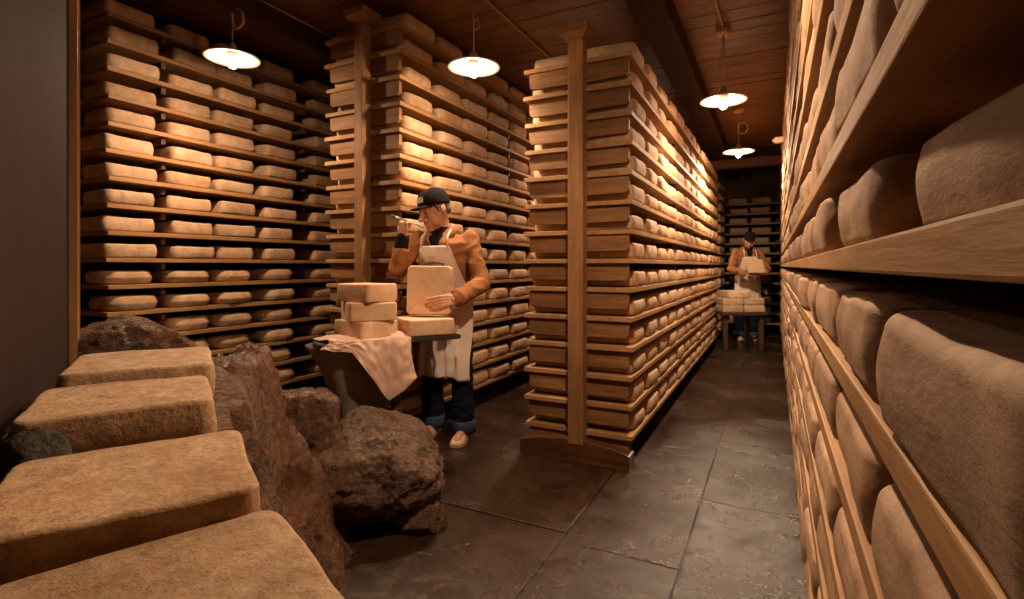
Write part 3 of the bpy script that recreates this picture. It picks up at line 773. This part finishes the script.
# ------------------------------------------------------------------ racks
def rack(name, label, x0, x1, y0, y1, zs, end=True, mids=(), th=.030, post_x=None, cap=2.98, jut=None, skid=True, boards=None, pw=.05, bars=True):
    """shelves run along y; end frame at y0"""
    root = empty(name, ((x0 + x1) / 2, y0, 0)); tag(root, label, 'rack'); ox, oy = (x0 + x1) / 2, y0
    rr = random.Random(int(abs(x0) * 100))
    P = post_x if post_x is not None else ox
    for z in zs:
        g = bmesh.new()
        for (a, b) in ((x0, ox - .004), (ox + .004, x1)):
            j = rr.uniform(-.012, .006); s = rr.uniform(-.006, .004)
            e = y0 + j
            bx0, bx1 = (a + (s if a == x0 else 0), b - (s if b == x1 else 0))
            segs = [e] + list(boards or []) + [y1]
            for p, q in zip(segs, segs[1:]):
                dz = rr.uniform(-.002, .0)
                box(g, bx0 - ox, bx1 - ox, p - oy + .003, q - oy - .003, z - th, z + dz - .0005, .003)
        obj('shelf', g, 'woodY', root)
    if end:
        top = cap
        g = bmesh.new(); box(g, P - pw - ox, P + pw - ox, -.075, .02, .11 if skid else .0, top, .006)
        po = obj('post', g, 'woodZ', root)
        g = bmesh.new()
        lathe4 = [(-.05, top), (-.085, top + .035), (-.085, top + .065)]
        r1, r2 = .055, .095
        vs = []
        for (r, z) in ((r1, top), (r2, top + .03), (r2, top + .075)):
            vs.append([g.verts.new((P - ox + sx * r, -.0275 + sy * r, z)) for sx, sy in ((-1, -1), (1, -1), (1, 1), (-1, 1))])
        for A, B in zip(vs, vs[1:]):
            for k in range(4): g.faces.new((A[k], A[(k + 1) % 4], B[(k + 1) % 4], B[k]))
        g.faces.new(vs[0][::-1]); g.faces.new(vs[-1]); bmesh.ops.recalc_face_normals(g, faces=g.faces)
        obj('post_cap', g, 'woodZ', po)
        for z in zs:
            for sgn in (-1, 1):
                g = bmesh.new(); L = (x1 - P - .025) if sgn > 0 else (P - x0 - .025)
                hh = rr.uniform(.098, .108)
                prof = [(.0, 0), (L - .012, 0), (L - .003, -.008), (L, -.03), (L - .003, -hh * .82), (L - .018, -hh), (.0, -hh - .004)]
                A = [g.verts.new((P - ox + sgn * a, .022, z - th + b - .001)) for a, b in prof]
                B = [g.verts.new((P - ox + sgn * a, .052, z - th + b - .001)) for a, b in prof]
                n = len(prof)
                g.faces.new(A); g.faces.new(B[::-1])
                for k in range(n): g.faces.new((A[k], B[k], B[(k + 1) % n], A[(k + 1) % n]))
                bmesh.ops.recalc_face_normals(g, faces=g.faces)
                obj('support_arm', g, 'woodX', root)
        if skid:
            g = bmesh.new(); n = 16; A = []; B = []
            for k in range(n + 1):
                t = -1 + 2 * k / n; xx = t * (x1 - x0) / 2
                zt = .085 + .05 * (1 - t * t) ** .8 + .0
                A.append((xx, -.07, zt)); B.append((xx, .05, zt))
            def V(p): return g.verts.new(p)
            ta = [V(p) for p in A]; tb = [V(p) for p in B]; ba = [V((p[0], p[1], 0)) for p in A]; bb = [V((p[0], p[1], 0)) for p in B]
            for k in range(n):
                g.faces.new((ta[k], ta[k + 1], tb[k + 1], tb[k])); g.faces.new((ba[k], ba[k + 1], ta[k + 1], ta[k]))
                g.faces.new((bb[k], tb[k], tb[k + 1], bb[k + 1])); g.faces.new((ba[k], bb[k], bb[k + 1], ba[k + 1]))
            g.faces.new((ba[0], ta[0], tb[0], bb[0])); g.faces.new((ba[n], bb[n], tb[n], ta[n]))
            bmesh.ops.recalc_face_normals(g, faces=g.faces)
            obj('skid', g, 'skid', root)
            g = bmesh.new(); box(g, x0 + .02 - ox, x1 - .02 - ox, .055, .08, 0.0, zs[0] - th - .002, .002)
            obj('toe_board', g, 'skid', root)
    for my in mids:
        g = bmesh.new()
        box(g, P - .035 - ox, P + .035 - ox, my - oy, my + .05 - oy, 0, CEIL - .02, .004)
        for z in (zs if bars else ()): box(g, x0 + .03 - ox, x1 - .03 - ox, my + .01 - oy, my + .04 - oy, z - th - .05, z - th - .001, .003)
        obj('inner_frame', g, 'dark_post', root)
    return root
def fill(zs, x, y_list, kinds, rack_key, rot=(0, PI), side=1, yaw=.05, drop=0.0, shx=.008):
    """a line of cheeses along y on every shelf"""
    rr = random.Random(int(abs(x) * 1000) + len(zs))
    nz = len(zs)
    for zi, z in enumerate(zs):
        row = []
        for yi, y in enumerate(y_list):
            if rr.random() < drop: continue
            row.append((yi, y))
        for n, (yi, y) in enumerate(row):
            k = kinds(zi, yi) if callable(kinds) else kinds
            me = rr.choice(VAR[k])
            o = put_cheese(me, (x + rr.uniform(-shx, shx), y + rr.uniform(-.012, .012), z + .0008), rr.choice(rot) + rr.uniform(-yaw, yaw),
                           info=(rack_key, nz - zi, n + 1))

ZC = [.190 + .1812 * k for k in range(14)]
ZW = [.205 + .1800 * k for k in range(16)]
ZB = [.195 + .1812 * k for k in range(16)]
ZR = [1.257 + .172 * k for k in range(-6, 10)]
ZK = [.21 + .18 * k for k in range(13)]

# middle freestanding rack
rack('cheese_rack', 'tall freestanding middle rack with a capped post and dark arched skid', -1.50, -.775, 3.17, 8.77, ZC, mids=(4.883, 6.583, 8.715), cap=2.655, post_x=-1.115)
CEN_Y = [3.42 + .425 * i for i in range(13)]
fill(ZC, -.955, CEN_Y, 'wide', 'mid', yaw=.04)
fill(ZC, -1.315, CEN_Y, 'std', 'midback')
# rack behind the taster
rack('cheese_rack', 'tall wooden rack with a capped end post standing behind the man in the dark cap', -3.00, -2.30, 2.86, 6.4, ZB, mids=(4.545, 6.30), cap=2.95, post_x=-2.61, pw=.036)
BEH_Y = [3.10 + .42 * i for i in range(8)]
fill(ZB, -2.475, BEH_Y, 'wide', 'beh', yaw=.05)
fill(ZB, -2.825, BEH_Y[:8], 'std', 'behback')
# wall rack
rack('cheese_rack', 'long wooden wall rack under the first lamp, beyond the brown partition wall', -4.56, -3.90, 1.86, 4.9, ZW, end=False, mids=(2.205, 3.46, 4.8), post_x=-4.30, boards=(3.56,))
WAL_Y = [2.025, 2.435, 2.80, 3.22, 3.74, 4.12, 4.52]
fill(ZW, -4.075, WAL_Y, lambda zi, yi: 'round' if zi < 6 else 'std', 'wal', yaw=.06, shx=.02)
rack('cheese_rack', 'shadowy end rack half hidden behind the wooden door trim', -4.59, -4.12, .70, 1.60, [z + .05 for z in ZW[:15]], end=False, mids=(1.15,), post_x=-4.30)
fill([z + .05 for z in ZW[:15]], -4.32, [.95, 1.40], 'std', 'shd')
# close rack along the viewer's side
rack('cheese_rack', 'long close wooden rack of brown aged cheeses running down the side of the aisle', .087, .66, -.55, 9.9, ZR, end=False, mids=(-.5, 2.42, 4.5, 6.6, 8.7), post_x=.50, bars=False, th=.034, boards=(2.4, 5.1, 7.6))
def close_fill():
    rr = random.Random(77)
    for zi, z in enumerate(ZR):
        if zi == 6: ys = [.44, .92] + [1.38 + .43 * i for i in range(20)]
        else:
            s0 = -.02 if zi == 5 else -.02 + rr.uniform(-.07, .07); ys = [s0 + .43 * i for i in range(-1 if zi not in (5, 7) else 0, 23)]
        for n, y in enumerate(ys):
            me = rr.choice(VAR['aged']); x = .087 + .170 + rr.uniform(-.008, .004); yaw = rr.uniform(-.03, .03)
            if zi == 6 and n == 0: x += .044; yaw = .10
            if zi == 6 and n == 1: x += .014
            oo = put_cheese(me, (x, y, z + .0008), rr.choice((0, PI)) + yaw, info=('clo', 16 - zi, n + 1))
            if zi == 6 and n == 0: oo.scale = (1, 1, .87)
close_fill()
# rack in the far corner and across the back
rack('cheese_rack', 'narrow wooden rack between the middle rack and the back rack', -1.40, -.80, 9.30, 10.3, ZC, end=False, mids=(9.8,))
fill(ZC, -.98, [9.52, 10.05], 'wide', 'nar')
def cross_rack():
    x0, x1, y0, y1 = -2.2, .085, 10.42, 10.85
    root = empty('cheese_rack', ((x0 + x1) / 2, y0, 0)); tag(root, 'wooden rack across the far back wall, facing down the aisle', 'rack'); ox = (x0 + x1) / 2
    for z in ZK:
        g = bmesh.new(); box(g, x0 - ox, x1 - ox, 0, y1 - y0, z - .03, z, .003); obj('shelf', g, 'woodXb', root)
    for px in (x0 + .03, -1.4, -.77, x1 - .03):
        g = bmesh.new(); box(g, px - .03 - ox, px + .03 - ox, y1 - y0 + .002, y1 - y0 + .05, 0, 2.6, .003); obj('post', g, 'dark_post', root)
    rr = random.Random(3)
    for zi, z in enumerate(ZK):
        for n, x in enumerate((-1.95, -1.57, -1.19, -.60, -.23)):
            o = put_cheese(rr.choice(VAR['std']), (x + rr.uniform(-.02, .02), y0 + .19, z + .0008), rr.choice((PI / 2, -PI / 2)), info=('bak', 13 - zi, n + 1))
cross_rack()

# ------------------------------------------------------------------ foreground cheeses on the ledge
U = Vector((-.535, .845)); Vv = Vector((.845, .535))        # along the row and across it, in (side, ahead)
def uv(u, v, h=0): p = U * u + Vv * v; return cw(p.x, p.y, h)
ROWROT = math.atan2((cw(*(U))).y, (cw(*(U))).x)             # heading of the row
def fore(u0, u1, v0, v1, top, th, seed, label, tilt=0.0, R=.03, r=.010, rz=0.0):
    me = cheese_mesh(u1 - u0, v1 - v0, th, R, r, seed, 16, 8, 8, .0026, .003, mat='cheese_fore')
    o = bpy.data.objects.new('square_cheese', me); C.objects.link(o)
    o.location = uv((u0 + u1) / 2, (v0 + v1) / 2, top - th); o.rotation_euler = (0, tilt, ROWROT + rz)
    tag(o, label, 'cheese', 'big cheeses laid in a row on the stone ledge'); return o
fore(.49, .850, -.205, .145, .862, .105, 301, 'big square cheese at the near end of the row on the stone ledge', rz=.13)
fore(.868, 1.205, -.245, .098, .897, .105, 302, 'big speckled square cheese second along the row on the ledge')
fore(1.275, 1.580, -.262, .062, .948, .10, 303, 'big square cheese third along the row on the ledge, dark face showing')
fore(1.592, 1.93, -.250, .072, .976, .10, 304, 'big square cheese at the far end of the ledge row, beside the rocks')

# ------------------------------------------------------------------ rocks
def heightfield():
    nu, nv = 260, 130; verts = []; faces = []
    ua, ub, va, vb = .0, 2.95, -.34, 1.15
    def h0(u):
        pts = [(-1, .70), (.5, .735), (.86, .748), (.90, .785), (1.2, .787), (1.30, .842), (1.58, .845), (1.64, .868), (1.95, .865), (2.15, .86), (2.5, .86), (2.7, .72), (3, .40)]
        for (a, ha), (b, hb) in zip(pts, pts[1:]):
            if a <= u <= b:
                t = (u - a) / (b - a); return ha + (hb - ha) * t
        return .5
    for i in range(nu + 1):
        for j in range(nv + 1):
            u = ua + (ub - ua) * i / nu; v = va + (vb - va) * j / nv
            base = h0(u)
            n1 = noise.noise(Vector((u * 1.9, v * 2.3, 3.1))); n2 = noise.ridged_multi_fractal(Vector((u * 2.2, v * 2.6, 1.7)), .9, 2.1, 5, .9, 2.0)
            n3 = noise.fractal(Vector((u * 9, v * 9, .4)), .8, 2.1, 6)
            edge = .115 + .03 * n1 + (.05 if u > 1.6 else 0) * 1 + max(0, u - 1.95) * .28
            wide = .36 + .10 * n1 + .10 * max(0, 1.2 - u)
            t = (v - edge) / wide
            if t <= 0: drop = 0
            else:
                drop = (1 - (1 - min(t, 1)) ** 1.25)
            under = 1.0 if (t < 0 and .45 < u < 1.97) else 0.0
            wgt = 0 if under else min(1, max(abs(t) * 3, 0 if u < 1.97 else min(1, (u - 1.97) * 5)) )
            h = base * (1 - drop) + (.075 * (n2 - 1.1) + .055 * n3 + .05 * n1) * wgt - .012
            if t >= 1: h = -.03 - .1 * (t - 1) + .03 * n3
            p = U * u + Vv * v
            q = cw(p.x, p.y, h)
            s = wgt * .05
            q.x += s * noise.noise(Vector((u * 6, v * 6, h * 7))); q.y += s * noise.noise(Vector((u * 6 + 9, v * 6, h * 7)))
            verts.append(q)
    for i in range(nu):
        for j in range(nv):
            a = i * (nv + 1) + j; faces.append((a, a + nv + 1, a + nv + 2, a + 1))
    g = bmesh.new(); vs = [g.verts.new(v) for v in verts]
    for f in faces: g.faces.new([vs[k] for k in f])
    # skirt down to the floor
    g.edges.ensure_lookup_table()
    be = [e for e in g.edges if e.is_boundary]
    r = bmesh.ops.extrude_edge_only(g, edges=be)
    for v in [x for x in r['geom'] if isinstance(x, bmesh.types.BMVert)]: v.co.z = -.04
    bmesh.ops.recalc_face_normals(g, faces=g.faces)
    return g
ledge = obj('rock_ledge', heightfield(), 'rock', smooth=True)
tag(ledge, 'rough brown rock ledge carrying the row of big square cheeses', 'rock')

def rock(name, label, c, half, seed, mat='rock2', planes=16, rough=.10, yaw=0.0, sub=6, cuts=()):
    rr = random.Random(seed); pl = []
    for i in range(planes):
        n = Vector((rr.gauss(0, 1), rr.gauss(0, 1), rr.gauss(0, 1))).normalized(); pl.append((n, rr.uniform(.74, 1.0)))
    for n, k in cuts: pl.append((Vector(n).normalized(), k))
    g = bmesh.new(); bmesh.ops.create_icosphere(g, subdivisions=sub, radius=1.0)
    off = Vector((seed * 3.1, seed * 1.7, seed))
    R = Matrix.Rotation(yaw, 3, 'Z')
    for v in g.verts:
        d = v.co.normalized(); r = 1.15
        acc = r ** -14
        for n, k in pl:
            q = n.dot(d)
            if q > .05: acc += (k / q) ** -14
        r = acc ** (-1 / 14)
        r += rough * (noise.ridged_multi_fractal(d * 1.6 + off, .9, 2.1, 6, .9, 2.0) - 1.2) * .55 + rough * .5 * noise.fractal(d * 5 + off, .8, 2.1, 6)
        p = d * r; p = Vector((p.x * half[0], p.y * half[1], p.z * half[2])); v.co = R @ p
    o = obj(name, g, mat, smooth=True); o.location = cw(*c)
    tag(o, label, 'rock'); return o
rock('boulder', 'large grey brown boulder lying on the floor in front of the table', (-.73, 2.58, .235), (.46, .36, .33), 4, 'rock2', 18, .10, YAW, 6, [((.62, 0, .78), .63), ((.95, 0, .3), .88)])
rock('boulder', 'reddish brown boulder wedged between the ledge and the large grey brown boulder', (-1.03, 2.48, .36), (.27, .26, .38), 9, 'rock', 14, .12, .4)
rock('boulder', 'low dark boulder beside the far side of the ledge, under the table end', (-1.32, 2.75, .22), (.34, .28, .36), 13, 'rock', 14, .12, 1.0)
rock('boulder', 'rough red brown boulder at the foot of the wooden door trim', (-1.64, 2.22, .84), (.30, .22, .17), 17, 'rock', 14, .14, .2)
rock('stone', 'small dark flat stone at the foot of the big boulder on the floor', (-.44, 2.48, .045), (.14, .11, .085), 23, 'rock2', 10, .08, .2, 5)
rock('stone', 'small grey rounded stone beside the partition wall, next to the third ledge cheese', (-.885, .955, .865), (.085, .045, .062), 29, 'rock3', 8, .05, .3, 5)

# ------------------------------------------------------------------ lamps
def lamp(x, y, zd, label, kind, power=1.0, lc=(1, .67, .42)):
    root = empty('pendant_lamp', (x, y, zd)); tag(root, label, 'lamp', 'enamel lamps hanging in the aisles')
    g = bmesh.new(); R = .172
    lathe(g, [(.028, .058), (.05, .050), (.10, .034), (R, .006), (R + .003, .0), (R - .001, -.003), (.10, .024), (.05, .040), (.0, .046)], 56)
    obj('lamp_shade', g, 'enamel', root, True)
    g = bmesh.new(); lathe(g, [(0, .10), (.016, .10), (.024, .085), (.026, .056), (.03, .05), (.034, .028), (.030, .012), (.0, .012)], 24)
    obj('socket', g, 'brass', root, True)
    g = bmesh.new(); lathe(g, [(0, -.068), (.018, -.062), (.029, -.044), (.031, -.026), (.024, -.006), (.017, .008), (0, .010)], 16)
    bl = obj('bulb', g, 'bulb', root, True); bl.data.materials[0] = M['bulb']
    H = CEIL - zd
    ld = bpy.data.lights.new('lamp_light', 'SPOT'); ld.energy = 150 * power; ld.color = lc; ld.spot_size = math.radians(168); ld.spot_blend = 1.0; ld.shadow_soft_size = .03
    if power == 1.5: ld.spot_size = PI; ld.spot_blend = .45
    lo = bpy.data.objects.new('lamp_light', ld); C.objects.link(lo); lo.parent = root; lo.location = (0, 0, -.085)
    g = bmesh.new()
    if kind == 'ring':
        tube(g, [(0, 0, .10), (.0, 0, H * .45), (.004, 0, H - .04)], .0045)
        cx, cz = .045, .10 + (H - .1) * .42
        tube(g, [(cx + .055 * math.cos(a * PI / 12), .01 * math.sin(a * PI / 5), cz + .066 * math.sin(a * PI / 12)) for a in range(26)], .009)
    elif kind == 'vee':
        tube(g, [(.025, 0, .05), (.014, 0, H * .55), (.0, 0, H - .04)], .0045)
        tube(g, [(-.03, 0, .05), (-.016, 0, H * .5), (-.002, 0, H - .04)], .0035)
        tube(g, [(-.035, .01, H * .52), (-.05, 0, H * .42), (-.02, .0, H * .60)], .004)
    else:
        tube(g, [(0, 0, .10), (.0, 0, H * .5), (-.003, 0, H - .04)], .0045)
        tube(g, [(.0, .0, H * .55), (.035, .0, H * .60), (.04, 0, H * .48), (.015, 0, H * .45)], .004)
    obj('cord', g, 'cable', root, True)
    g = bmesh.new(); lathe(g, [(0, H - .055), (.045, H - .053), (.056, H - .04), (.058, H - .01), (.05, H - .002), (0, H - .001)], 24)
    obj('ceiling_rose', g, 'junction', root, True)
    return root
lamp(-3.27, 2.30, 2.63, 'white enamel lamp with a looped cord, hanging by the long wall rack', 'ring', .88)
lamp(-1.80, 3.01, 2.56, 'white enamel lamp hanging above the man in the dark cap', 'hook', .85, (1, .70, .44))
lamp(-.36, 4.42, 2.53, 'white enamel lamp on spread cords, first one in the aisle beside the middle rack', 'vee', 1.25, (1, .74, .50))
lamp(-.38, 6.72, 2.58, 'white enamel lamp farther down the aisle, the smallest looking of the four', 'ring', 1.5, (1, .74, .50))
lamp(-1.9, 9.2, 2.58, 'added unseen enamel lamp brightening the aisle end from behind the middle rack', 'hook')  # added out of sight to brighten the back rack and distant man
lamp(-1.86, 5.7, 2.58, 'added unseen enamel lamp giving extra light in the aisle behind the middle rack', 'hook')  # invented fill lamp, hidden by the middle rack, evens out the aisle light
lamp(-.42, 1.75, 2.60, 'white enamel lamp overhead near the viewer, beyond the top edge of the picture', 'hook', 1.25)
def conduit(label, pts):
    g = bmesh.new(); tube(g, pts, .008, 8); tag(obj('cable_conduit', g, 'cable', None, True), label, 'cable')
conduit('thin cable clipped along the ceiling from the lamp by the wall rack', [(-3.21, 2.36, CEIL - .012), (-3.21, 3.8, CEIL - .012), (-3.20, 6.5, CEIL - .012)])
conduit('thin cable clipped along the ceiling from the lamp above the man', [(-1.80, 3.08, CEIL - .012), (-1.79, 4.5, CEIL - .012), (-1.78, 8.0, CEIL - .012)])
conduit('thin cable clipped along the ceiling above the floor aisle between lamps', [(-.42, 1.82, CEIL - .012), (-.36, 4.35, CEIL - .012)])
g = bmesh.new(); box(g, -.035, .035, -.03, .03, -.025, .025, .006); box(g, -.05, -.035, -.012, .012, -.012, .012, .003)
o = obj('cable_clip', g, 'junction'); o.location = (.035, 4.9, 2.28); tag(o, 'small tan wooden block fixed to the edge of the close rack, high up', 'block')
# ------------------------------------------------------------------ camera, render settings
cam = bpy.data.cameras.new('camera'); co = bpy.data.objects.new('camera', cam); C.objects.link(co)
co.location = (0, 0, EYE); co.rotation_euler = (PI / 2, 0, YAW)
cam.sensor_width = 36; cam.lens = F / 1024 * 36; cam.clip_start = .01; cam.clip_end = 60
cam.shift_y = -(599 / 2 - 266) / 1024.0
S = bpy.context.scene; S.camera = co
w = bpy.data.worlds.new('world'); S.world = w; w.use_nodes = True
w.node_tree.nodes['Background'].inputs[0].default_value = (.35, .22, .14, 1); w.node_tree.nodes['Background'].inputs[1].default_value = .02
vs = S.view_settings; vs.view_transform = 'Standard'; vs.look = 'None'; vs.gamma = 1; vs.use_curve_mapping = False; vs.exposure = EXPOSURE
S.cycles.max_bounces = 8; S.cycles.diffuse_bounces = 5; S.cycles.sample_clamp_indirect = 6
S.cycles.use_denoising = True; S.cycles.caustics_reflective = False

# ------------------------------------------------------------------ names of the cheeses: the 300 that show largest stay single, the rest are one mass
bpy.context.view_layer.update()
dg = bpy.context.evaluated_depsgraph_get()
cnt = {o.name: 0 for o, _ in cheese_list}
import time; T0_ = time.perf_counter()
NX, NY = 448, 262
mw = co.matrix_world.copy(); eye = mw.translation.copy(); r3 = mw.to_3x3()
seenany = {}
for j in range(NY):
    for i in range(NX):
        px = (i + .5) * 1024 / NX; py = (j + .5) * 599 / NY
        d = r3 @ Vector(((px - 512) / F, -(py - 266) / F, -1)); d.normalize()
        ok, loc, nn, fi, ob, mm = S.ray_cast(dg, eye + d * .01, d, distance=30)
        if ok and ob is not None and ob.name in cnt: cnt[ob.name] += 1
order = sorted(cheese_list, key=lambda t: -cnt[t[0].name])
keep = {o.name for o, _ in order[:296] if cnt[o.name] > 0}
ORD = ['first', 'second', 'third', 'fourth', 'fifth', 'sixth', 'seventh', 'eighth', 'ninth', 'tenth', 'eleventh', 'twelfth', 'thirteenth', 'fourteenth', 'fifteenth', 'sixteenth',
       'seventeenth', 'eighteenth', 'nineteenth', 'twentieth', 'twenty-first', 'twenty-second', 'twenty-third', 'twenty-fourth']
WHERE = {'mid': ('middle rack', 'pale square cheese'), 'midback': ('middle rack, far column', 'pale square cheese'), 'beh': ("rack behind the man", 'pale square cheese'),
         'behback': ("rack behind the man, hidden side", 'square cheese'),
         'wal': ('wall rack', 'pale cheese'), 'shd': ('shadowy end rack', 'dim cheese'), 'clo': ('close aisle rack', 'brown aged cheese'), 'nar': ('narrow rack', 'pale cheese'), 'bak': ('back rack', 'pale cheese')}
rest = []
# the close rack: count cheeses from the first one in view on each shelf
firstn = {}
for o, inf in cheese_list:
    if o.name in keep: firstn[(inf[0], inf[1])] = min(firstn.get((inf[0], inf[1]), 99), inf[2])
from collections import Counter
visn = {}
for k in firstn:
    if k[0] in ('clo',): pass
for o, inf in cheese_list:
    if o.name not in keep: rest.append(o); continue
    rk, sh, n = inf; where, what = WHERE[rk]
    n0 = firstn[(rk, sh)] if rk in ('clo', 'beh', 'mid', 'wal') else 1
    if rk == 'clo':
        e = len(ZR) - sh - 6      # 0 is the eye-level board
        if e == 0: shelf = 'on the eye-level board'
        elif e > 0: shelf = ('one board' if e == 1 else ['two', 'three', 'four', 'five', 'six', 'seven', 'eight', 'nine'][e - 2] + ' boards') + ' above eye-level'
        else: shelf = ('one board' if e == -1 else ['two', 'three', 'four', 'five', 'six'][-e - 2] + ' boards') + ' below eye-level'
        lab = '%s %s in view on the %s, %s' % (what, ORD[n - n0], where, shelf if e else 'eye-level board')
    elif rk == 'bak':
        lab = '%s on the back rack, %s shelf from top, %s across' % (what, ORD[sh - 1], ORD[n - 1])
    else:
        lab = '%s %s along the %s shelf from top, %s' % (what, ORD[n - n0], ORD[sh - 1], where)
    gname = {'mid': 'cheeses on the middle rack', 'midback': 'cheeses on the middle rack', 'beh': 'cheeses on the rack behind the man', 'behback': 'cheeses on the rack behind the man', 'wal': 'cheeses on the wall rack',
             'shd': 'cheeses on the shadowy end rack', 'clo': 'aged cheeses on the close aisle rack', 'nar': 'cheeses on the narrow rack', 'bak': 'cheeses on the back rack'}[rk]
    tag(o, lab, 'cheese', gname)
vv = []; ff = []; mats = []; mi = []
bmx = bmesh.new()
lut = {}; MC = {}
for o in rest:
    me = o.data; mwx = o.matrix_world
    if me.name not in MC: MC[me.name] = ([v.co.copy() for v in me.vertices], [tuple(p.vertices) for p in me.polygons])
    base = len(vv); vv.extend([tuple(mwx @ q) for q in MC[me.name][0]])
    k = me.materials[0].name
    if k not in lut: lut[k] = len(mats); mats.append(me.materials[0])
    for p in MC[me.name][1]: ff.append([base + q for q in p]); mi.append(lut[k])
bmx.free()
me = bpy.data.meshes.new('distant_cheeses'); me.from_pydata(vv, [], ff)
for m_ in mats: me.materials.append(m_)
me.polygons.foreach_set('material_index', mi); me.polygons.foreach_set('use_smooth', [True] * len(mi)); me.update()
mass = bpy.data.objects.new('distant_cheeses', me); C.objects.link(mass)
tag(mass, 'remaining small square cheeses far down the shelves of all the racks', 'cheese', None, 'stuff')
bpy.data.batch_remove(rest)
import time
print('T', time.perf_counter() - T0_); print('CHEESES kept', len(keep), 'rest', len(rest), 'min px', min(cnt[n] for n in keep), Counter(t[1][0] for t in order[:296]))
